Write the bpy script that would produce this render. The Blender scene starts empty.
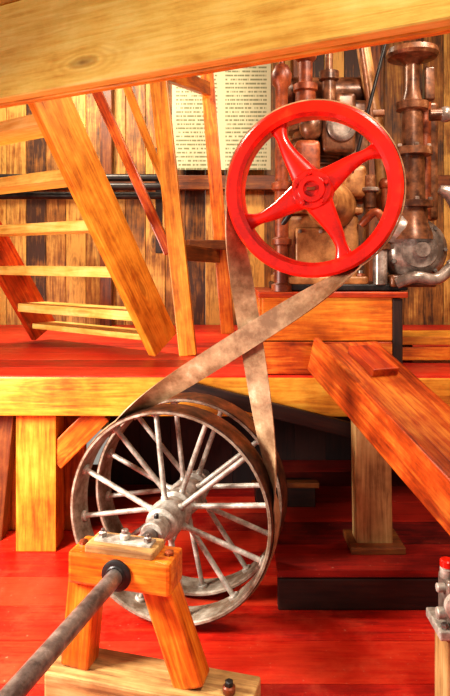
import bpy, bmesh, math, random
from mathutils import Vector, Matrix
random.seed(7)
V = Vector
sc = bpy.context.scene
sc.view_settings.view_transform = 'Standard'
sc.view_settings.exposure = 0.12
sc.view_settings.gamma = 0.9

# ------------------------------------------------------------------ materials
def base_mat(name):
    m = bpy.data.materials.new(name); m.use_nodes = True
    nt = m.node_tree
    b = nt.nodes['Principled BSDF']
    return m, nt, b

def N(nt, t, **kw):
    n = nt.nodes.new(t)
    for k, v in kw.items():
        setattr(n, k, v)
    return n

def ramp(nt, fac, stops):
    r = N(nt, 'ShaderNodeValToRGB')
    el = r.color_ramp.elements
    while len(el) < len(stops): el.new(0.5)
    for e, (p, c) in zip(el, stops):
        e.position = p
        e.color = (c[0], c[1], c[2], 1)
    nt.links.new(fac, r.inputs[0])
    return r.outputs[0]

def mixc(nt, fac, a, b, mode='MIX'):
    m = N(nt, 'ShaderNodeMix', data_type='RGBA', blend_type=mode)
    if isinstance(fac, (int, float)): m.inputs[0].default_value = fac
    else: nt.links.new(fac, m.inputs[0])
    for i, s in ((6, a), (7, b)):
        if isinstance(s, tuple): m.inputs[i].default_value = (s[0], s[1], s[2], 1)
        else: nt.links.new(s, m.inputs[i])
    return m.outputs[2]

def mth(nt, op, a, b=None, clamp=False):
    m = N(nt, 'ShaderNodeMath', operation=op, use_clamp=clamp)
    for i, s in enumerate((a, b)):
        if s is None: continue
        if isinstance(s, (int, float)): m.inputs[i].default_value = s
        else: nt.links.new(s, m.inputs[i])
    return m.outputs[0]

def wood(name, dark, base, light, rough=0.45, knots=0.8, along='x', plank=None, bump=0.35, wear=None, tight=0.85, stain=0.35):
    m, nt, b = base_mat(name)
    tc = N(nt, 'ShaderNodeTexCoord'); oi = N(nt, 'ShaderNodeObjectInfo')
    off = N(nt, 'ShaderNodeCombineXYZ')
    r = mth(nt, 'MULTIPLY', oi.outputs['Random'], 23.0)
    for i in range(3): nt.links.new(r, off.inputs[i])
    add = N(nt, 'ShaderNodeVectorMath', operation='ADD')
    nt.links.new(tc.outputs['Object'], add.inputs[0]); nt.links.new(off.outputs[0], add.inputs[1])
    vec = add.outputs[0]
    wn = None
    if plank:
        sp = N(nt, 'ShaderNodeSeparateXYZ'); nt.links.new(tc.outputs['Object'], sp.inputs[0])
        fl = mth(nt, 'FLOOR', mth(nt, 'DIVIDE', sp.outputs[0], plank))
        w = N(nt, 'ShaderNodeTexWhiteNoise', noise_dimensions='1D'); nt.links.new(fl, w.inputs['W'])
        wn = w.outputs[0]
        c2 = N(nt, 'ShaderNodeCombineXYZ'); nt.links.new(mth(nt, 'MULTIPLY', wn, 9.0), c2.inputs[2])
        a2 = N(nt, 'ShaderNodeVectorMath', operation='ADD')
        nt.links.new(vec, a2.inputs[0]); nt.links.new(c2.outputs[0], a2.inputs[1]); vec = a2.outputs[0]
    sc_g = (1.3, 16, 16) if along == 'x' else (16, 16, 1.3)
    sc_f = (5, 90, 90) if along == 'x' else (90, 90, 5)
    sc_k = (1.6, 5, 5) if along == 'x' else (5, 5, 1.6)
    mp = N(nt, 'ShaderNodeMapping'); nt.links.new(vec, mp.inputs[0]); mp.inputs['Scale'].default_value = sc_g
    n1 = N(nt, 'ShaderNodeTexNoise'); nt.links.new(mp.outputs[0], n1.inputs['Vector'])
    n1.inputs['Scale'].default_value = 2.2; n1.inputs['Detail'].default_value = 8; n1.inputs['Distortion'].default_value = 0.8
    n1.inputs['Roughness'].default_value = 0.62
    mf = N(nt, 'ShaderNodeMapping'); nt.links.new(vec, mf.inputs[0]); mf.inputs['Scale'].default_value = sc_f
    n3 = N(nt, 'ShaderNodeTexNoise'); nt.links.new(mf.outputs[0], n3.inputs['Vector']); n3.inputs['Scale'].default_value = 1.0
    n3.inputs['Detail'].default_value = 3
    n2 = N(nt, 'ShaderNodeTexNoise'); nt.links.new(vec, n2.inputs['Vector'])
    n2.inputs['Scale'].default_value = 4.0; n2.inputs['Detail'].default_value = 6; n2.inputs['Roughness'].default_value = 0.65
    fac = mth(nt, 'ADD', mth(nt, 'MULTIPLY', n1.outputs[0], 0.4), mth(nt, 'MULTIPLY', n2.outputs[0], 0.42))
    fac = mth(nt, 'ADD', fac, mth(nt, 'MULTIPLY', n3.outputs[0], 0.18))
    if wn is not None:
        fac = mth(nt, 'ADD', fac, mth(nt, 'MULTIPLY', mth(nt, 'SUBTRACT', wn, 0.5), 0.24))
    col = ramp(nt, fac, [(0.5 - .14 * tight, dark), (0.5, base), (0.5 + .14 * tight, light)])
    mk = N(nt, 'ShaderNodeMapping'); nt.links.new(vec, mk.inputs[0]); mk.inputs['Scale'].default_value = sc_k
    vo = N(nt, 'ShaderNodeTexVoronoi'); nt.links.new(mk.outputs[0], vo.inputs['Vector']); vo.inputs['Scale'].default_value = 1.0
    vo.inputs['Randomness'].default_value = 1.0
    d = mth(nt, 'ADD', vo.outputs['Distance'], mth(nt, 'MULTIPLY', mth(nt, 'SUBTRACT', n2.outputs[0], 0.5), 0.12))
    knot = mth(nt, 'SUBTRACT', 1.0, mth(nt, 'DIVIDE', d, 0.12), True)
    ring = mth(nt, 'MULTIPLY', mth(nt, 'ADD', mth(nt, 'SINE', mth(nt, 'MULTIPLY', d, 95.0)), 1.0), 0.5)
    near = mth(nt, 'SUBTRACT', 1.0, mth(nt, 'DIVIDE', d, 0.38), True)
    rf = mth(nt, 'MULTIPLY', mth(nt, 'MULTIPLY', ring, near), knots * 0.7)
    col = mixc(nt, rf, col, dark)
    dk = (dark[0] * 0.35, dark[1] * 0.3, dark[2] * 0.3)
    # soaked-in oil and grime patches
    mg = N(nt, 'ShaderNodeMapping'); nt.links.new(vec, mg.inputs[0]); mg.inputs['Scale'].default_value = (1.5, 6, 6) if along == 'x' else (6, 6, 1.5)
    ng = N(nt, 'ShaderNodeTexNoise'); nt.links.new(mg.outputs[0], ng.inputs['Vector']); ng.inputs['Scale'].default_value = 2.0
    ng.inputs['Detail'].default_value = 10; ng.inputs['Roughness'].default_value = 0.7
    gf = mth(nt, 'MULTIPLY', mth(nt, 'SUBTRACT', ng.outputs[0], 0.53), 6.0, True)
    col = mixc(nt, mth(nt, 'MULTIPLY', gf, stain), col, dk)
    col = mixc(nt, mth(nt, 'MULTIPLY', knot, knots), col, dk)
    if wear:
        nw = N(nt, 'ShaderNodeTexNoise'); nt.links.new(tc.outputs['Object'], nw.inputs['Vector'])
        nw.inputs['Scale'].default_value = 2.6; nw.inputs['Detail'].default_value = 12; nw.inputs['Roughness'].default_value = 0.75
        wf_ = mth(nt, 'MULTIPLY', mth(nt, 'SUBTRACT', nw.outputs[0], 0.50), 5.0, True)
        col = mixc(nt, mth(nt, 'MULTIPLY', wf_, 0.7), col, wear)
        ns = N(nt, 'ShaderNodeTexNoise'); nt.links.new(tc.outputs['Object'], ns.inputs['Vector'])
        ns.inputs['Scale'].default_value = 55; ns.inputs['Detail'].default_value = 2
        sf = mth(nt, 'MULTIPLY', mth(nt, 'SUBTRACT', ns.outputs[0], 0.68), 14.0, True)
        col = mixc(nt, mth(nt, 'MULTIPLY', sf, 0.35), col, (.75, .40, .25))
    nt.links.new(col, b.inputs['Base Color'])
    nt.links.new(mth(nt, 'ADD', rough - .15, mth(nt, 'MULTIPLY', n2.outputs[0], 0.3)), b.inputs['Roughness'])
    bp = N(nt, 'ShaderNodeBump'); bp.inputs['Strength'].default_value = bump; bp.inputs['Distance'].default_value = 0.004
    nt.links.new(mth(nt, 'ADD', n1.outputs[0], mth(nt, 'MULTIPLY', n3.outputs[0], .5)), bp.inputs['Height']); nt.links.new(bp.outputs[0], b.inputs['Normal'])
    return m

def mottled(name, c1, c2, scale=14, rough=0.45, metal=0.0, c3=None, bump=0.15, coat=0.0, p=(0.4, 0.6)):
    m, nt, b = base_mat(name)
    tc = N(nt, 'ShaderNodeTexCoord')
    n = N(nt, 'ShaderNodeTexNoise'); nt.links.new(tc.outputs['Object'], n.inputs['Vector'])
    n.inputs['Scale'].default_value = scale; n.inputs['Detail'].default_value = 8; n.inputs['Roughness'].default_value = 0.68
    st = [(p[0], c1), (p[1], c2)]
    if c3: st.append((p[1] + 0.1, c3))
    nt.links.new(ramp(nt, n.outputs[0], st), b.inputs['Base Color'])
    b.inputs['Roughness'].default_value = rough; b.inputs['Metallic'].default_value = metal
    b.inputs['Coat Weight'].default_value = coat
    bp = N(nt, 'ShaderNodeBump'); bp.inputs['Strength'].default_value = bump; bp.inputs['Distance'].default_value = 0.003
    nt.links.new(n.outputs[0], bp.inputs['Height']); nt.links.new(bp.outputs[0], b.inputs['Normal'])
    return m

M_pine = wood('pale_pine', (.62, .31, .035), (.80, .52, .10), (.88, .66, .19), 0.55, 0.85, stain=.12)
M_tread = wood('pale_tread_pine', (.58, .28, .04), (.82, .54, .12), (.92, .72, .27), 0.5, 0.6, stain=.15)
M_gold = wood('golden_timber', (.38, .09, .007), (.74, .28, .022), (.90, .48, .06), 0.40, 0.8)
M_orange = wood('orange_timber', (.26, .028, .003), (.64, .14, .008), (.86, .33, .03), 0.35, 0.7)
M_brace = wood('brace_timber', (.16, .014, .002), (.52, .075, .006), (.80, .26, .03), 0.33, 0.7)
M_redwood = wood('red_stained_timber', (.14, .010, .002), (.45, .040, .004), (.68, .13, .012), 0.38, 0.5)
M_brown = wood('brown_timber', (.05, .010, .003), (.19, .048, .008), (.34, .12, .02), 0.5, 0.6)
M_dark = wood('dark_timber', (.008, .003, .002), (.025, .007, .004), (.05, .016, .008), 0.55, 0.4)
M_grey_wood = wood('weathered_timber', (.22, .10, .03), (.50, .29, .10), (.68, .47, .20), 0.6, 0.5)
M_wall = wood('wall_boards', (.05, .014, .003), (.30, .11, .016), (.66, .36, .08), 0.55, 0.8, along='z', plank=0.17)
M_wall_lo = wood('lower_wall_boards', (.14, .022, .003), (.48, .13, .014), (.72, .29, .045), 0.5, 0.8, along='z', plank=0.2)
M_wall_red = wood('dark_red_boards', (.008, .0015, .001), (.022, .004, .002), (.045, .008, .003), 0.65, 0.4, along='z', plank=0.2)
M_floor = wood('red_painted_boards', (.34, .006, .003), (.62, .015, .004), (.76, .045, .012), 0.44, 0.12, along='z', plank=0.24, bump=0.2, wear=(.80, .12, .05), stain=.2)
M_deck = wood('shaded_red_deck_boards', (.08, .003, .002), (.24, .006, .003), (.40, .016, .006), 0.46, 0.12, along='z', plank=0.24, bump=0.2, wear=(.36, .03, .012))  # floor red darkened: shade around the platform is painted into the colour
M_ceil = wood('ceiling_boards', (.12, .05, .015), (.32, .16, .045), (.50, .30, .10), 0.6, 0.6, along='z', plank=0.2)
M_redpaint = mottled('red_enamel', (.52, .008, .004), (.82, .014, .005), 10, 0.28, 0.0, (.90, .04, .012), 0.12, 0.3)
M_rimbrown = mottled('rusty_rim_iron', (.05, .018, .01), (.18, .06, .025), 20, 0.45, 0.4, (.34, .14, .06))
M_iron = mottled('worn_grey_iron', (.26, .21, .17), (.54, .49, .42), 22, 0.48, 0.2, (.76, .71, .63), .25, p=(.38, .58))
M_rimiron = mottled('worn_rim_iron', (.18, .11, .065), (.42, .35, .27), 14, 0.5, 0.2, (.62, .55, .45), .25, p=(.40, .6))
M_shaft = mottled('steel_shaft', (.12, .09, .08), (.30, .25, .22), 18, 0.35, 0.55, (.48, .43, .40))
M_engbrown = mottled('engine_brown_paint', (.06, .018, .007), (.25, .095, .04), 13, 0.32, 0.2, (.52, .28, .15), 0.25)
M_engtan = mottled('engine_tan_paint', (.22, .075, .018), (.52, .24, .08), 9, 0.38, 0.1, (.72, .45, .20), 0.25)
M_enggrey = mottled('engine_grey_paint', (.13, .09, .07), (.38, .29, .24), 12, 0.28, 0.3, (.70, .62, .56), 0.25)
M_rust = mottled('rust_red_iron', (.11, .018, .005), (.34, .075, .02), 14, 0.42, 0.15, (.54, .19, .07), 0.25)
M_black = mottled('black_iron', (.012, .01, .01), (.04, .03, .028), 14, 0.4, 0.5)
M_belt = mottled('leather_belt', (.26, .13, .055), (.54, .34, .18), 11, 0.55, 0.0, (.74, .55, .36), 0.25)

def poster_mat(name, bg, ink, rows):
    m, nt, b = base_mat(name)
    tc = N(nt, 'ShaderNodeTexCoord'); sp = N(nt, 'ShaderNodeSeparateXYZ'); nt.links.new(tc.outputs['Generated'], sp.inputs[0])
    z = mth(nt, 'MULTIPLY', sp.outputs[2], rows)
    fr_ = mth(nt, 'FRACT', z); line = mth(nt, 'LESS_THAN', fr_, 0.45)
    cb = N(nt, 'ShaderNodeCombineXYZ')
    nt.links.new(mth(nt, 'MULTIPLY', sp.outputs[0], 60.0), cb.inputs[0]); nt.links.new(mth(nt, 'FLOOR', z), cb.inputs[1])
    n = N(nt, 'ShaderNodeTexNoise'); nt.links.new(cb.outputs[0], n.inputs['Vector']); n.inputs['Scale'].default_value = 1.3
    w = mth(nt, 'GREATER_THAN', n.outputs[0], 0.44)
    cf = mth(nt, 'FRACT', mth(nt, 'MULTIPLY', sp.outputs[0], 2.0))
    mx = mth(nt, 'MULTIPLY', mth(nt, 'GREATER_THAN', cf, 0.08), mth(nt, 'LESS_THAN', cf, 0.92))
    nt.links.new(mixc(nt, mth(nt, 'MULTIPLY', mth(nt, 'MULTIPLY', line, w), mth(nt, 'MULTIPLY', mx, .9)), bg, ink), b.inputs['Base Color'])
    b.inputs['Roughness'].default_value = 0.6
    return m
M_poster = poster_mat('printed_poster', (.54, .53, .34), (.16, .17, .08), 32)

# ------------------------------------------------------------------ builders
def link(o, parent=None):
    sc.collection.objects.link(o)
    if parent:
        o.parent = parent
        o.matrix_parent_inverse = Matrix.Translation(parent.location).inverted()
    return o

def empty(name, loc):
    e = bpy.data.objects.new(name, None); e.location = loc; e.empty_display_size = 0.1
    return link(e)

def frame_from(p1, p2, up=V((0, 0, 1))):
    x = (V(p2) - V(p1)).normalized()
    up = V(up)
    if abs(x.dot(up)) > 0.98: up = V((0, 1, 0))
    y = up.cross(x).normalized(); z = x.cross(y).normalized()
    return x, y, z

def beam(name, p1, p2, w, h, mat, parent=None, up=(0, 0, 1), bev=0.006):
    """timber from p1 to p2; w = across, h = along 'up'"""
    p1, p2 = V(p1), V(p2)
    x, y, z = frame_from(p1, p2, up)
    L = (p2 - p1).length
    bm = bmesh.new(); bmesh.ops.create_cube(bm, size=1.0)
    for v in bm.verts: v.co = V((v.co.x * L, v.co.y * w, v.co.z * h))
    if bev: bmesh.ops.bevel(bm, geom=bm.edges[:], offset=bev, segments=2, affect='EDGES', profile=0.6)
    me = bpy.data.meshes.new(name); bm.to_mesh(me); bm.free()
    me.materials.append(mat)
    o = bpy.data.objects.new(name, me)
    R = Matrix((x, y, z)).transposed().to_4x4()
    o.matrix_world = Matrix.Translation((p1 + p2) / 2) @ R
    return link(o, parent)

class MB:
    def __init__(s): s.bm = bmesh.new(); s.mats = []
    def mi(s, m):
        if m not in s.mats: s.mats.append(m)
        return s.mats.index(m)
    def loft(s, rings, mat, closed=False, caps=True, ringclosed=True):
        i = s.mi(mat); vs = [[s.bm.verts.new(p) for p in r] for r in rings]
        n = len(rings); k = len(rings[0])
        for a in range(n if closed else n - 1):
            A, B = vs[a], vs[(a + 1) % n]
            for j in range(k if ringclosed else k - 1):
                f = s.bm.faces.new((A[j], A[(j + 1) % k], B[(j + 1) % k], B[j])); f.material_index = i; f.smooth = True
        if caps and not closed:
            for r in (vs[0], vs[-1]):
                try:
                    f = s.bm.faces.new(r); f.material_index = i
                except Exception: pass
    def lathe(s, o, axis, prof, mat, seg=28, closed=False):
        o = V(o); ax = V(axis).normalized()
        ref = V((0, 0, 1)) if abs(ax.z) < .9 else V((1, 0, 0))
        x = ref.cross(ax).normalized(); y = ax.cross(x)
        rings = [[o + ax * h + (x * math.cos(2 * math.pi * j / seg) + y * math.sin(2 * math.pi * j / seg)) * max(r, 1e-4) for j in range(seg)] for r, h in prof]
        s.loft(rings, mat, closed=closed)
    def cyl(s, p1, p2, r1, mat, r2=None, seg=18):
        r2 = r1 if r2 is None else r2
        d = V(p2) - V(p1); L = d.length
        b = min(.004, r1 * .2, L * .2)
        s.lathe(p1, d, [(r1 - b, 0), (r1, b), (r2, L - b), (r2 - b, L)], mat, seg)
    def tube(s, pts, r, mat, seg=12, sub=6):
        P = [V(p) for p in pts]; Q = []
        for i in range(len(P) - 1):
            p0 = P[max(i - 1, 0)]; p1 = P[i]; p2 = P[i + 1]; p3 = P[min(i + 2, len(P) - 1)]
            for k in range(sub):
                t = k / sub
                Q.append(0.5 * ((2 * p1) + (-p0 + p2) * t + (2 * p0 - 5 * p1 + 4 * p2 - p3) * t * t + (-p0 + 3 * p1 - 3 * p2 + p3) * t ** 3))
        Q.append(P[-1]); rings = []; n = None
        for i, q in enumerate(Q):
            t = (Q[min(i + 1, len(Q) - 1)] - Q[max(i - 1, 0)]).normalized()
            if n is None: n = t.orthogonal().normalized()
            n = (n - t * n.dot(t)).normalized(); bb = t.cross(n)
            rr = r(i / (len(Q) - 1)) if callable(r) else r
            rings.append([q + (n * math.cos(2 * math.pi * j / seg) + bb * math.sin(2 * math.pi * j / seg)) * rr for j in range(seg)])
        s.loft(rings, mat)
    def box(s, c, d, mat, bev=0.006, rot=None):
        b = bmesh.new(); bmesh.ops.create_cube(b, size=1.0)
        for v in b.verts: v.co = V((v.co.x * d[0], v.co.y * d[1], v.co.z * d[2]))
        if bev: bmesh.ops.bevel(b, geom=b.edges[:], offset=bev, segments=3, affect='EDGES', profile=0.6)
        Mx = Matrix.Translation(c) @ (rot.to_4x4() if rot else Matrix.Identity(4))
        i = s.mi(mat); mp = {}
        for v in b.verts: mp[v] = s.bm.verts.new(Mx @ v.co)
        for f in b.faces:
            g = s.bm.faces.new([mp[v] for v in f.verts]); g.material_index = i; g.smooth = bev > 0
        b.free()
    def ball(s, c, r, mat, seg=20):
        if not isinstance(r, (tuple, list)): r = (r, r, r)
        rings = []
        for a in range(11):
            th = math.pi * a / 10; rr = max(math.sin(th), 1e-3)
            rings.append([V(c) + V((r[0] * rr * math.cos(2 * math.pi * j / seg), r[1] * rr * math.sin(2 * math.pi * j / seg), -r[2] * math.cos(th))) for j in range(seg)])
        s.loft(rings, mat)
    def bolt(s, p, ax, r, mat, h=0.012):
        p = V(p); ax = V(ax).normalized()
        s.lathe(p, ax, [(r, 0), (r, h), (r * .7, h * 1.3), (0, h * 1.3)], mat, 6)
    def done(s, name, parent=None, ang=38, mw=None):
        bmesh.ops.recalc_face_normals(s.bm, faces=s.bm.faces[:])
        me = bpy.data.meshes.new(name); s.bm.to_mesh(me); s.bm.free()
        for m in s.mats: me.materials.append(m)
        try: me.set_sharp_from_angle(angle=math.radians(ang))
        except Exception: pass
        o = bpy.data.objects.new(name, me)
        if mw: o.matrix_world = mw
        return link(o, parent)

def planks(name, mw, width, length, pw, th, mat, gap=0.004, bev=True):
    """boards side by side along local x, running along local z"""
    bm = bmesh.new(); n = int(math.ceil(width / pw))
    for i in range(n):
        x0, x1 = i * pw + gap / 2, min((i + 1) * pw, width) - gap / 2
        c = bmesh.ops.create_cube(bm, size=1.0)['verts']
        jit = random.uniform(-.002, .002)
        for v in c:
            v.co = V((x0 + (v.co.x + .5) * (x1 - x0), (v.co.y + .5) * th + (jit if v.co.y > 0 else 0), (v.co.z + .5) * length))
    me = bpy.data.meshes.new(name); bm.to_mesh(me); bm.free(); me.materials.append(mat)
    o = bpy.data.objects.new(name, me); o.matrix_world = mw
    if bev:
        md = o.modifiers.new('edge', 'BEVEL'); md.width = 0.003; md.segments = 1
    return link(o)

def fr(o, x, y, z):
    return Matrix.Translation(o) @ Matrix((V(x), V(y), V(z))).transposed().to_4x4()

# ------------------------------------------------------------------ room shell
PZ = 0.898   # raised platform level
PW = 2.95    # platform front edge
planks('floor', fr((-2.5, -1.0, 0), (0, 1, 0), (0, 0, -1), (1, 0, 0)), 5.4, 5.0, .24, .05, M_floor, gap=.003, bev=False)
def slab(name, c, d, mat):
    mb = MB(); mb.box(c, d, mat, 0); return mb.done(name)
slab('subfloor', (0, 1.7, -.08), (5.2, 5.6, .05), M_dark)
planks('wall_back', fr((-2.38, 5.3, 0), (1, 0, 0), (0, 1, 0), (0, 0, 1)), 4.76, 3.6, .17, .05, M_wall, gap=.003)
planks('wall_left', fr((-2.38, 2.5, 0), (0, 1, 0), (-1, 0, 0), (0, 0, 1)), 2.8, 3.6, .17, .05, M_wall)
planks('wall_right', fr((2.38, 1.2, 0), (0, 1, 0), (1, 0, 0), (0, 0, 1)), 4.1, 3.6, .17, .05, M_wall)
planks('ceiling', fr((-2.4, 1.3, 3.62), (0, 1, 0), (0, 0, 1), (1, 0, 0)), 4.0, 4.8, .2, .04, M_ceil)
planks('wall_lower_left', fr((-2.35, 3.33, 0), (1, 0, 0), (0, 1, 0), (0, 0, 1)), 1.6, PZ - .06, .2, .04, M_wall_lo)
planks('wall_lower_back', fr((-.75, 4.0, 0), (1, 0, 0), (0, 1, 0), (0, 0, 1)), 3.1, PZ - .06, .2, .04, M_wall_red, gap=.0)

# platform
plat = empty('engine_platform', (0, PW, 0))
def padopt(o, p):
    o.parent = p; o.matrix_parent_inverse = Matrix.Translation(p.location).inverted(); return o
padopt(planks('platform_boards', fr((-2.35, PW + .005, PZ), (0, 1, 0), (0, 0, -1), (1, 0, 0)), 2.33, 4.7, .24, .04, M_floor, gap=.003, bev=False), plat)
padopt(slab('underboards', (0, PW + 1.18, PZ - .055), (4.6, 2.3, .02), M_dark), plat)
beam('front_beam', (-2.35, PW + .06, .805), (2.35, PW + .06, .79), .12, .185, M_gold, plat)
for i, x in enumerate((-1.9, -.3, .25, 1.5)):
    beam('joist_%d' % i, (x, PW + .13, .77), (x, 5.28, .77), .08, .12, M_brown, plat)

# posts below platform
lp = empty('platform_post', (-.94, 3.16, 0))
beam('post', (-.94, 3.16, 0), (-.94, 3.16, .71), .2, .16, M_gold, lp)
beam('knee_brace', (-.86, 3.12, .45), (-.62, 3.12, .69), .06, .12, M_orange, lp)
lp2 = empty('platform_post', (-1.2, 3.25, 0))
beam('post', (-1.2, 3.25, 0), (-1.13, 3.25, .71), .09, .1, M_brown, lp2)
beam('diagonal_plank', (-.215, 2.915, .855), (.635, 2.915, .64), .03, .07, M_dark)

# low deck at the back of the floor
deck = empty('low_deck', (.9, 2.6, 0))
beam('sill_board', (.22, 2.59, .065), (2.3, 2.59, .065), .05, .13, M_dark, deck)  # near-black timber carries the shade on the step face in its colour
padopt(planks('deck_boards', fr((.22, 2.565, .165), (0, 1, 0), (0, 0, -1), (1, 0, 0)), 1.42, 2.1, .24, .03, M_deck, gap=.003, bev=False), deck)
crate = empty('wooden_block', (.28, 3.3, .165))
beam('block', (.16, 3.3, .215), (.47, 3.3, .215), .16, .10, M_dark, crate)  # brown block coloured near-black to deepen the shade under the platform
beam('slat', (.14, 3.24, .28), (.49, 3.24, .28), .05, .03, M_brown, crate)

# ------------------------------------------------------------------ overhead beam
cb = empty('ceiling_beam', (0, 1.9, 2.03))
d = V((1.35, -.74, 0)).normalized()
p0 = V((-.81, 2.23, 2.185)); 
beam('beam', p0 - d * .8, p0 + d * 2.3, .05, .33, M_pine, cb)
beam('upper_board', p0 - d * .8 + V((.03, .06, .2)), p0 + d * 2.3 + V((.03, .06, .2)), .16, .05, M_gold, cb)
beam('lower_lip', p0 - d * .8 + V((.02, .045, -.15)), p0 + d * 2.3 + V((.02, .045, -.15)), .03, .04, M_gold, cb)

# ------------------------------------------------------------------ staircase
st = empty('staircase', (-.7, 3.6, PZ))
B = V((-.33, 3.6, PZ)); T = V((-.846, 2.914, 2.249)); D = T - B
side = V((-D.y, D.x, 0)).normalized()
if side.x > 0: side = -side
wdt = 1.1
beam('stringer_right', B + D * .05, B + D * 1.12, .055, .215, M_gold, st)
beam('stringer_left', B + side * wdt + D * .05, B + side * wdt + D * 1.12, .05, .2, M_redwood, st)
for i in range(6):
    k = .18 * (i + 1)
    c = B + D * k
    a = c + side * .02; b = c + side * (wdt - .02)
    o = beam('tread_%d' % (i + 1), a, b, .22, .055, M_tread, st)
c = B + D * .07
beam('kick_board', c + side * .03 + V((0, 0, .02)), c + side * (wdt - .03) + V((0, 0, .02)), .2, .035, M_tread, st)

rl = empty('stair_railing', (-.25, 3.8, PZ))
beam('newel_post', (-.215, 3.62, PZ), (-.425, 3.62, 2.85), .1, .1, M_gold, rl, up=(0, 1, 0))
beam('far_post', (.02, 4.69, PZ), (-.18, 4.69, 3.4), .1, .12, M_orange, rl, up=(0, 1, 0))
beam('brace_1', (-.85, 3.84, 2.62), (-.345, 3.84, 1.49), .06, .085, M_brace, rl, up=(0, 1, 0))
beam('brace_2', (-.66, 3.9, 2.65), (-.33, 3.9, 1.80), .05, .09, M_gold, rl, up=(0, 1, 0))
beam('rail_top', (-.40, 3.68, 2.58), (-.13, 4.6, 2.72), .05, .1, M_orange, rl)
beam('rail_mid', (-.30, 3.68, 1.5), (-.06, 4.62, 1.48), .05, .1, M_brown, rl)
beam('rail_cross', (-.29, 4.45, 1.56), (0.0, 4.6, 1.56), .16, .07, M_brown, rl)
shelf = empty('wall_pipes', (-1.1, 4.6, 1.9))
mb = MB()
for z, y in ((2.06, 4.6), (1.99, 4.55), (1.93, 4.62)):
    mb.cyl((-2.3, y, z), (-.45, y, z), .028, M_black)
mb.done('pipe_bundle', shelf)
beam('bracket', (-.5, 4.7, 1.5), (-.5, 4.7, 2.3), .05, .05, M_dark, shelf)
beam('bracket_2', (-1.9, 4.7, PZ), (-1.9, 4.7, 2.3), .05, .05, M_dark, shelf)
beam('wall_stud', (-1.0, 5.24, PZ), (-1.0, 5.24, 3.6), .1, .1, M_brown)
beam('wall_stud', (.62, 5.24, PZ), (.62, 5.24, 3.6), .1, .12, M_brown)
beam('wall_stud', (1.25, 5.24, PZ), (1.25, 5.24, 3.6), .1, .14, M_brown)
beam('wall_girt', (-2.3, 5.22, 2.1), (2.3, 5.22, 2.1), .08, .12, M_brown)

def sheet(nm, c, d_, mat):
    e = empty(nm, (c[0], c[1], c[2] - d_[2] / 2)); mb = MB(); mb.box(c, d_, mat, .0); mb.done('sheet', e)
sheet('wall_poster', (-.03, 5.16, 2.74), (.82, .012, 1.08), M_poster)

# ------------------------------------------------------------------ machinery frame
A = V((.2615, .9652, 0)).normalized()      # shaft direction, away from viewer
U = V((A.y, -A.x, 0)); ZV = V((0, 0, 1))
C1 = V((-.212, 2.48, .442)); R1 = .42
F = V((.332, 2.333, 1.712)); R2 = .328
BELT_OFF = .012
def wf(c): return fr(c, U, ZV, -A)

def spoked_wheel(t, name):
    c = C1 + A * t
    e = empty(name, c)
    mb = MB()
    w = .06
    mb.lathe((0, 0, 0), (0, 0, 1), [(R1, -w), (R1, w), (R1 - .014, w), (R1 - .014, -w)], M_rimbrown, 72, closed=True)
    mb.lathe((0, 0, 0), (0, 0, 1), [(R1 - .0142, -w + .003), (R1 - .0142, w - .003), (R1 - .018, w - .004), (R1 - .018, -w + .004)], M_rimiron, 72, closed=True)
    mb.lathe((0, 0, 0), (0, 0, 1), [(R1 - .008, w), (R1 - .004, w + .004), (R1 - .013, w + .004), (R1 - .017, w - .002)], M_rimiron, 72, closed=True)
    mb.done('rim', e, mw=wf(c))
    mb = MB()
    n = 12
    for i in range(n):
        an = 2 * math.pi * (i + .3) / n; zz = .055 if i % 2 else -.055
        dr = V((math.cos(an), math.sin(an), 0))
        mb.cyl(dr * .05 + V((0, 0, zz)), dr * (R1 - .014) + V((0, 0, zz * .25)), .0115, M_iron, .0105, seg=10)
        mb.cyl(dr * (R1 - .03) + V((0, 0, zz * .25)), dr * (R1 - .015) + V((0, 0, zz * .25)), .022, M_iron, seg=10)
        mb.cyl(dr * .045 + V((0, 0, zz)), dr * .085 + V((0, 0, zz * .95)), .018, M_iron, .014, seg=10)
    mb.done('spokes', e, mw=wf(c))
    mb = MB()
    mb.lathe((0, 0, 0), (0, 0, 1), [(.028, -.09), (.05, -.09), (.055, -.08), (.068, -.075), (.07, -.035), (.055, -.025), (.055, .025), (.07, .035), (.072, .075), (.066, .085), (.062, .125), (.05, .135), (.028, .135)], M_iron, 32)
    mb.done('hub', e, mw=wf(c))
    return e
spoked_wheel(0, 'spoked_pulley_wheel')
spoked_wheel(.225, 'spoked_pulley_wheel')

mb = MB()
mb.cyl(C1 - A * 1.35, C1 + A * .45, .0265, M_shaft, seg=28)
mb.cyl(C1 - A * .22, C1 - A * .136, .045, M_iron, seg=28)
mb.bolt(C1 - A * .17 + V((0, 0, .044)), (0, 0, 1), .01, M_black)
mb.cyl(C1 - A * .53, C1 - A * .51, .034, M_black, seg=24)
sh = mb.done('drive_shaft')

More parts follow.
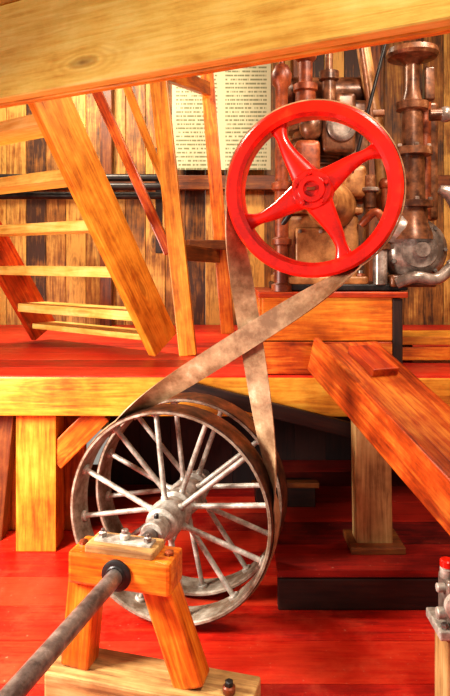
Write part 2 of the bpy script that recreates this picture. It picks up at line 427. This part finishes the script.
# ------------------------------------------------------------------ flywheel
fe = empty('flywheel', F)
mb = MB()
h = .05
prof = [(R2 - .008, -h), (R2, -h + .008), (R2, h - .010), (R2 - .010, h), (R2 - .042, h), (R2 - .056, h - .014), (R2 - .05, 0), (R2 - .056, -h + .012), (R2 - .045, -h)]
mb.lathe((0, 0, 0), (0, 0, 1), prof, M_redpaint, 80, closed=True)
mb.done('rim', fe, mw=wf(F))
mb = MB()
for deg in (30, 118, 204, 294):
    a0 = math.radians(deg); rings = []
    for k in range(15):
        t = k / 14; r = .035 + t * (R2 - .05 - .035)
        an = a0 + .08 * math.sin(t * math.pi)
        dr = V((math.cos(an), math.sin(an), 0)); tn = V((-dr.y, dr.x, 0))
        wd = .040 * (1 - t) ** 1.5 + .018 + .020 * max(0, t - .82) / .18
        dp = .020 + .008 * (1 - t)
        z = .018 * (1 - t)
        rings.append([dr * r + tn * wd * math.cos(2 * math.pi * j / 16) + V((0, 0, z + dp * math.sin(2 * math.pi * j / 16))) for j in range(16)])
    mb.loft(rings, M_redpaint)
mb.done('spokes', fe, mw=wf(F))
mb = MB()
mb.lathe((0, 0, 0), (0, 0, 1), [(.03, -.07), (.07, -.065), (.078, -.02), (.078, .035), (.07, .048), (.052, .05), (.048, .06), (.03, .062), (.026, .05), (0, .05)], M_redpaint, 40)
for i in range(5):
    an = 2 * math.pi * i / 5 + .4
    mb.bolt((.06 * math.cos(an), .06 * math.sin(an), .048), (0, 0, 1), .009, M_redpaint)
mb.box((0, .0, .058), (.03, .012, .02), M_rust, .002)
mb.done('hub', fe, mw=wf(F))

# ------------------------------------------------------------------ crossed drive belt
uv = V(((F - C1).dot(U), F.z - C1.z)); L = uv.length
th = math.atan2(uv.y, uv.x); RB1 = R1 + .005; RB2 = R2 + .005
al = math.acos((RB1 + RB2) / L)
def P2(c, r, an): return (c[0] + r * math.cos(an), c[1] + r * math.sin(an))
def w3(q, off): return C1 + U * q[0] + ZV * q[1] + A * off
hw = .045
sects = []
def sect(q, off, tan, wv, tk=.005):
    p = w3(q, off); nrm = tan.cross(wv).normalized()
    sects.append([p + wv * hw + nrm * tk * .5, p + wv * hw - nrm * tk * .5, p - wv * hw - nrm * tk * .5, p - wv * hw + nrm * tk * .5])
a_start = th + al; a_end = th - al + 2 * math.pi
n = 60
for k in range(n):
    an = a_start + (a_end - a_start) * k / n
    tan = U * (-math.sin(an)) + ZV * math.cos(an)
    sect(P2((0, 0), RB1, an), BELT_OFF, tan, A)
def strand(qa, qb, w0, sgn, offs):
    tan = (U * (qb[0] - qa[0]) + ZV * (qb[1] - qa[1])).normalized()
    for k in range(48):
        t = k / 48
        q = (qa[0] + (qb[0] - qa[0]) * t, qa[1] + (qb[1] - qa[1]) * t)
        ang = math.pi * (0.5 + 0.3 * (2 * t - 1) ** 3 + 0.2 * (2 * t - 1))
        R = Matrix.Rotation(sgn * ang, 3, tan)
        sect(q, BELT_OFF + offs * math.sin(math.pi * t), tan, R @ w0)
qa = P2((0, 0), RB1, th - al); qb = P2(uv, RB2, th - al + math.pi)
strand(qa, qb, A, 1, .014)
f0 = th - al + math.pi; f1 = th + al - math.pi
for k in range(n):
    an = f0 + (f1 - f0) * k / n
    tan = -(U * (-math.sin(an)) + ZV * math.cos(an))
    sect(P2(uv, RB2, an), BELT_OFF, tan, -A)
strand(P2(uv, RB2, th + al - math.pi), P2((0, 0), RB1, th + al), -A, -1, -.014)
mb = MB(); mb.loft(sects, M_belt, closed=True); mb.done('drive_belt', ang=60)

# ------------------------------------------------------------------ bearing stand (wooden trestle)
bs = empty('bearing_stand', (-.33, 2.05, 0))
S = C1 - A * .45
def sp_(u, t, z): return V((S.x, S.y, 0)) + U * u + A * t + V((0, 0, z))
beam('head_block', sp_(-.175, 0, .445), sp_(.18, 0, .445), .13, .105, M_orange, bs, bev=.012)
beam('cap_block', sp_(-.12, 0, .507), sp_(.12, 0, .507), .11, .03, M_grey_wood, bs, bev=.008)
beam('leg_left', sp_(-.135, 0, .41), sp_(-.165, 0, .10), .10, .085, M_orange, bs, up=tuple(A), bev=.008)
beam('leg_right', sp_(.12, 0, .41), sp_(.235, 0, .10), .10, .085, M_orange, bs, up=tuple(A), bev=.008)
beam('base_sill', sp_(-.25, 0, .05), sp_(.44, 0, .05), .17, .10, M_grey_wood, bs, bev=.008)
beam('bearing_strap', sp_(-.10, 0, .525), sp_(.10, 0, .525), .05, .01, M_iron, bs, bev=.002)
mb = MB()
for u in (-.08, .08):
    mb.bolt(sp_(u, 0, .53), (0, 0, 1), .014, M_shaft, .014)
    mb.cyl(sp_(u, 0, .525), sp_(u, 0, .556), .006, M_shaft)
for u in (-.15, .155):
    mb.bolt(sp_(u, -.0, .497), (0, 0, 1), .016, M_rust, .010)
mb.cyl(sp_(0, 0, .53), sp_(0, 0, .55), .018, M_iron); mb.cyl(sp_(0, 0, .55), sp_(0, 0, .562), .012, M_shaft)
mb.cyl(sp_(.36, -.02, .10), sp_(.36, -.02, .125), .02, M_rust); mb.bolt(sp_(.36, -.02, .125), (0, 0, 1), .014, M_black)
mb.lathe(S - A * .063, -A, [(.05, 0), (.05, .008), (.042, .012), (.028, .012)], M_black, 28)
mb.done('bolts', bs)

# ------------------------------------------------------------------ timber brace (right)
tb = empty('timber_brace', (.75, 2.4, .165))
a = V((.428, 2.852, 1.082)); dd = V((.315, -.806, -.351)); pp = V((.931, .364, 0))
upv = dd.normalized().cross(pp).normalized()
if upv.z < 0: upv = -upv
cs = a + pp * .15 - V((0, 0, .085))
beam('beam', cs - dd * .0, cs + dd * 1.75, .30, .155, M_brace, tb, up=tuple(upv), bev=.008)
beam('side_board', a - upv * .07 - pp * .012, a + dd * 1.75 - upv * .07 - pp * .012, .025, .17, M_brace, tb, up=tuple(upv), bev=.004)
q = a + dd * .13 + pp * .15 + upv * .015
beam('cleat', q, q + dd * .22, .13, .04, M_redwood, tb, up=tuple(upv))
e2 = cs + dd * 1.65
beam('leg', (e2.x, e2.y, 0), (e2.x, e2.y, e2.z - .08), .12, .12, M_orange, tb)
beam('support_post', (.665, 2.80, .165), (.655, 2.80, .88), .1, .16, M_grey_wood, tb, up=(1, 0, 0))
beam('support_foot', (.55, 2.80, .18), (.79, 2.80, .18), .2, .03, M_brown, tb)

# ------------------------------------------------------------------ pedestal
pd = empty('wooden_pedestal', (.52, 3.25, PZ))
x0, x1, y0, y1, zt = .178, .854, 2.975, 3.55, 1.296
beam('core', (x0 + .03, (y0 + y1) / 2, (PZ + zt) / 2 - .01), (x1 - .03, (y0 + y1) / 2, (PZ + zt) / 2 - .01), y1 - y0 - .06, zt - PZ - .03, M_brown, pd)
beam('front_board_upper', (x0, y0 + .02, 1.17), (x1 - .05, y0 + .02, 1.17), .04, .215, M_orange, pd)
beam('front_board_lower', (x0 - .01, y0 + .02, .98), (x1 - .05, y0 + .02, .98), .04, .155, M_brace, pd)
beam('top_board_1', (x0 - .02, y0 + .1, zt - .012), (x1 + .02, y0 + .1, zt - .012), .24, .03, M_redwood, pd)
beam('top_board_2', (x0 - .02, y0 + .36, zt - .012), (x1 + .02, y0 + .36, zt - .012), .26, .03, M_redwood, pd)
beam('end_post', (x1 - .025, y0 + .03, PZ), (x1 - .025, y0 + .03, zt - .03), .05, .06, M_dark, pd)
beam('end_board_left', (x0, y0 + .05, 1.09), (x0, y1, 1.09), .03, .37, M_orange, pd)
bn = empty('plank_bench', (1.4, 3.6, PZ))
beam('top', (.93, 3.45, 1.02), (2.2, 3.45, 1.02), .3, .045, M_gold, bn)
beam('rail', (.93, 3.32, .95), (2.2, 3.32, .95), .03, .07, M_orange, bn)
for x in (.98, 2.1): beam('leg_%d' % int(x), (x, 3.45, PZ), (x, 3.45, 1.0), .1, .1, M_brown, bn)

# ------------------------------------------------------------------ engine
en = empty('stationary_engine', (.55, 3.2, zt))
mb = MB()
mb.box((.56, 3.2, 1.318), (.64, .44, .03), M_black, .006)
mb.box((.47, 3.19, 1.50), (.37, .36, .36), M_engtan, .04)
mb.box((.47, 3.19, 1.352), (.44, .42, .04), M_engtan, .012)
mb.box((.47, 3.19, 1.69), (.40, .39, .035), M_engtan, .012)
mb.box((.46, 3.00, 1.50), (.24, .03, .21), M_engtan, .012)
for i in (-1, 0, 1):
    for j in (-1, 1):
        mb.bolt((.46 + .10 * i, 2.985, 1.50 + .088 * j), (0, -1, 0), .010, M_enggrey)
for x in (.28, .66):
    for y in (3.02, 3.36):
        mb.cyl((x, y, 1.36), (x, y, 1.40), .012, M_shaft); mb.bolt((x, y, 1.37), (0, 0, 1), .02, M_rust)
mb.done('crankcase', en)
mb = MB()
mb.cyl(F + A * .05, F + A * .95, .026, M_shaft, seg=24)
mb.lathe(F + A * .42, A, [(.03, 0), (.055, 0), (.06, .01), (.06, .06), (.085, .12), (.11, .2), (.12, .33)], M_engtan, 32)
mb.cyl(F + A * .30, F + A * .34, .045, M_shaft, seg=24)
mb.done('crankshaft_bearing', en)
mb = MB()
cp = [(.15, 0), (.15, .025), (.125, .03)]
z = .05
while z < .38:
    cp += [(.118, z), (.138, z + .006), (.138, z + .014), (.118, z + .02)]; z += .034
cp += [(.12, .40), (.15, .405), (.15, .435), (.13, .45), (.11, .50), (.06, .53), (0, .535)]
mb.lathe((.47, 3.2, 1.70), (0, 0, 1), cp, M_engbrown, 36)
for i in range(8):
    an = 2 * math.pi * i / 8 + .2
    mb.bolt((.47 + .135 * math.cos(an), 3.2 + .135 * math.sin(an), 2.135), (0, 0, 1), .013, M_enggrey, .02)
mb.box((.55, 3.04, 2.06), (.16, .12, .18), M_engbrown, .02)
mb.lathe((.56, 2.985, 2.09), (0, -1, 0), [(.07, 0), (.07, .02), (.062, .026), (.045, .026), (.042, .01), (0, .01)], M_enggrey, 28)
mb.box((.40, 3.04, 1.93), (.12, .14, .2), M_rust, .03)
mb.box((.62, 3.04, 1.83), (.13, .12, .16), M_engtan, .03)
mb.ball((.42, 3.02, 2.10), (.06, .05, .07), M_engbrown)
mb.cyl((.34, 3.25, 2.33), (.74, 3.25, 2.33), .075, M_engbrown, seg=26)
mb.cyl((.32, 3.25, 2.33), (.35, 3.25, 2.33), .09, M_engbrown, seg=26); mb.cyl((.73, 3.25, 2.33), (.76, 3.25, 2.33), .09, M_engbrown, seg=26)
mb.box((.66, 3.2, 2.0), (.14, .16, .52), M_engbrown, .03)
mb.box((.60, 3.12, 2.22), (.10, .10, .12), M_engbrown, .02)
mb.done('cylinder', en)
mb = MB()
mb.lathe((.274, 3.0, 1.30), (0, 0, 1), [(.05, 0), (.05, .03), (.036, .04), (.034, .22), (.048, .225), (.048, .25), (.034, .26), (.034, .48), (.05, .49), (.05, .52), (.032, .53), (.032, .80), (.046, .81), (.046, .85), (.03, .87), (.03, .98), (.045, 1.0), (.05, 1.05), (.03, 1.09), (.012, 1.10), (.012, 1.18), (0, 1.18)], M_rust, 24)
mb.lathe((.40, 3.08, 2.18), (0, 0, 1), [(.05, 0), (.05, .1), (.06, .11), (.06, .14), (.035, .15), (.035, .25), (.055, .27), (.055, .31), (.02, .33), (0, .33)], M_rust, 24)
mb.lathe((.52, 3.1, 2.22), (0, 0, 1), [(.035, 0), (.035, .12), (.05, .13), (.05, .17), (.02, .18), (.02, .26), (0, .26)], M_engbrown, 20)
mb.tube([(.274, 2.98, 1.62), (.32, 2.95, 1.70), (.34, 2.97, 1.85), (.38, 3.0, 1.95)], .014, M_black)
mb.done('governor_column', en)
mb = MB()
mb.lathe((.905, 3.0, 1.55), (0, 0, 1), [(.10, 0), (.095, .03), (.075, .08), (.07, .15), (.10, .155), (.10, .185), (.062, .19), (.058, .40), (.095, .405), (.095, .44), (.052, .45), (.048, .62), (.075, .625), (.078, .66), (.05, .67), (.036, .72), (.034, .84), (.06, .865), (.115, .875), (.125, .89), (.12, .915), (.06, .925), (.03, .945), (0, .945)], M_engbrown, 32)
for i in range(6):
    an = 2 * math.pi * i / 6 + .5
    for zz, rr in ((1.735, .085), (1.99, .08)):
        mb.bolt((.905 + rr * math.cos(an), 3.0 + rr * math.sin(an), zz), (0, 0, 1), .011, M_enggrey)
mb.cyl((.985, 2.99, 2.15), (1.05, 2.98, 2.15), .03, M_engbrown); mb.ball((1.06, 2.98, 2.15), .038, M_enggrey)
mb.tube([(.80, 3.15, 1.7), (.79, 3.15, 2.0), (.74, 3.15, 2.3), (.70, 3.15, 2.55)], .035, M_engtan)
mb.box((.985, 3.0, 2.30), (.05, .05, .16), M_engbrown, .01)
mb.box((1.02, 3.2, 1.95), (.12, .14, .6), M_engbrown, .02)
mb.cyl((1.0, 3.1, 1.65), (1.0, 3.1, 2.3), .03, M_rust)
mb.done('valve_column', en)
mb = MB()
mb.ball((.86, 3.05, 1.60), (.12, .12, .10), M_enggrey)
mb.lathe((.93, 3.12, 1.50), (0, -1, 0), [(.16, 0), (.165, .05), (.15, .11), (.11, .15), (.09, .155), (.085, .17), (.04, .175), (.035, .21), (0, .21)], M_enggrey, 36)
for i in range(7):
    an = 2 * math.pi * i / 7
    mb.bolt((.93 + .13 * math.cos(an), 3.0, 1.50 + .13 * math.sin(an)), (0, -1, 0), .012, M_shaft, .02)
arc = [(.99 + .17 * math.cos(math.radians(t)), 2.95, 1.60 + .19 * math.sin(math.radians(t))) for t in range(80, -80, -16)]
mb.tube(arc, lambda t: .018 + .045 * math.sin(math.pi * min(1, t * 1.1)), M_enggrey, 16)
mb.tube([(.82, 2.96, 1.34), (.90, 2.93, 1.37), (1.0, 2.93, 1.36), (1.08, 2.95, 1.42)], .028, M_enggrey)
mb.cyl((.75, 3.0, 1.33), (.75, 3.0, 1.50), .035, M_enggrey); mb.cyl((.75, 3.0, 1.50), (.75, 3.0, 1.53), .05, M_engbrown)
mb.ball((.75, 3.0, 1.56), .038, M_enggrey)
mb.box((.90, 3.05, 1.35), (.22, .2, .06), M_engbrown, .015)
mb.tube([(.66, 3.0, 1.62), (.72, 2.96, 1.68), (.78, 2.97, 1.62), (.84, 3.0, 1.66)], .02, M_rust)
mb.cyl((.70, 3.0, 1.70), (.70, 3.0, 1.86), .03, M_engbrown); mb.cyl((.70, 3.0, 1.78), (.70, 3.0, 1.80), .045, M_enggrey)
mb.cyl((.78, 3.02, 1.62), (.78, 3.02, 1.80), .022, M_rust); mb.ball((.78, 3.02, 1.82), .032, M_rust)
mb.done('pump_casting', en)
mb = MB()
mb.cyl((.765, 2.93, 2.50), (.60, 2.93, 1.86), .008, M_black)
mb.cyl((.64, 2.95, 2.52), (.70, 2.95, 2.10), .012, M_engbrown)
mb.box((.70, 3.0, 2.16), (.14, .04, .03), M_engbrown, .006)
mb.done('push_rods', en)

# ------------------------------------------------------------------ small pump at right edge
hp = empty('hand_pump', (.72, 1.97, 0))
beam('stand', (.745, 1.97, 0), (.745, 1.97, .28), .12, .12, M_grey_wood, hp)
mb = MB()
mb.box((.735, 1.97, .295), (.15, .14, .03), M_iron, .006)
mb.box((.735, 1.97, .38), (.09, .10, .14), M_enggrey, .02)
mb.lathe((.715, 1.915, .385), (0, -1, 0), [(.04, 0), (.04, .02), (.02, .025), (.02, .04), (0, .04)], M_iron, 20)
mb.cyl((.705, 1.97, .44), (.705, 1.97, .475), .022, M_iron)
mb.cyl((.705, 1.97, .475), (.705, 1.97, .50), .022, M_redpaint)
mb.cyl((.665, 1.95, .34), (.70, 1.95, .34), .018, M_iron); mb.cyl((.665, 1.95, .42), (.70, 1.95, .42), .014, M_iron)
mb.bolt((.68, 1.92, .31), (0, 0, 1), .012, M_shaft); mb.bolt((.76, 1.92, .31), (0, 0, 1), .012, M_shaft)
mb.done('pump_body', hp)

# ------------------------------------------------------------------ lights
w = bpy.data.worlds.new('sky'); sc.world = w; w.use_nodes = True
w.node_tree.nodes['Background'].inputs[0].default_value = (1, .93, .82, 1)
w.node_tree.nodes['Background'].inputs[1].default_value = .38
def area(name, loc, tgt, size, power, col):
    l = bpy.data.lights.new(name, 'AREA'); l.size = size; l.energy = power; l.color = col
    o = bpy.data.objects.new(name, l); o.location = loc
    o.rotation_euler = (V(tgt) - V(loc)).to_track_quat('-Z', 'Y').to_euler(); link(o)
area('door_light', (-1.75, 1.7, 1.3), (-.85, 2.15, 0), .5, 110, (1, .96, .88))
area('front_fill', (1.0, .8, 3.3), (.3, 3.0, 1.4), .4, 75, (1, .90, .74))  # unseen fill added high at front right, so the brace shades the deck
area('loft_light', (-1.2, 3.9, 3.4), (-.6, 4.6, 1.2), .5, 90, (1, .91, .72))
area('engine_light', (1.4, 2.5, 3.2), (.7, 3.2, 1.6), .4, 32, (1, .9, .74))  # area light aimed at the engine from the upper right

# ------------------------------------------------------------------ camera (eye level, lens shifted down)
cam = bpy.data.cameras.new('camera'); co = bpy.data.objects.new('camera', cam)
co.location = (0, 0, 1.45); co.rotation_euler = (math.pi / 2, 0, 0)
cam.sensor_width = 36; cam.lens = 32.07; cam.shift_y = -0.1264
link(co); sc.camera = co
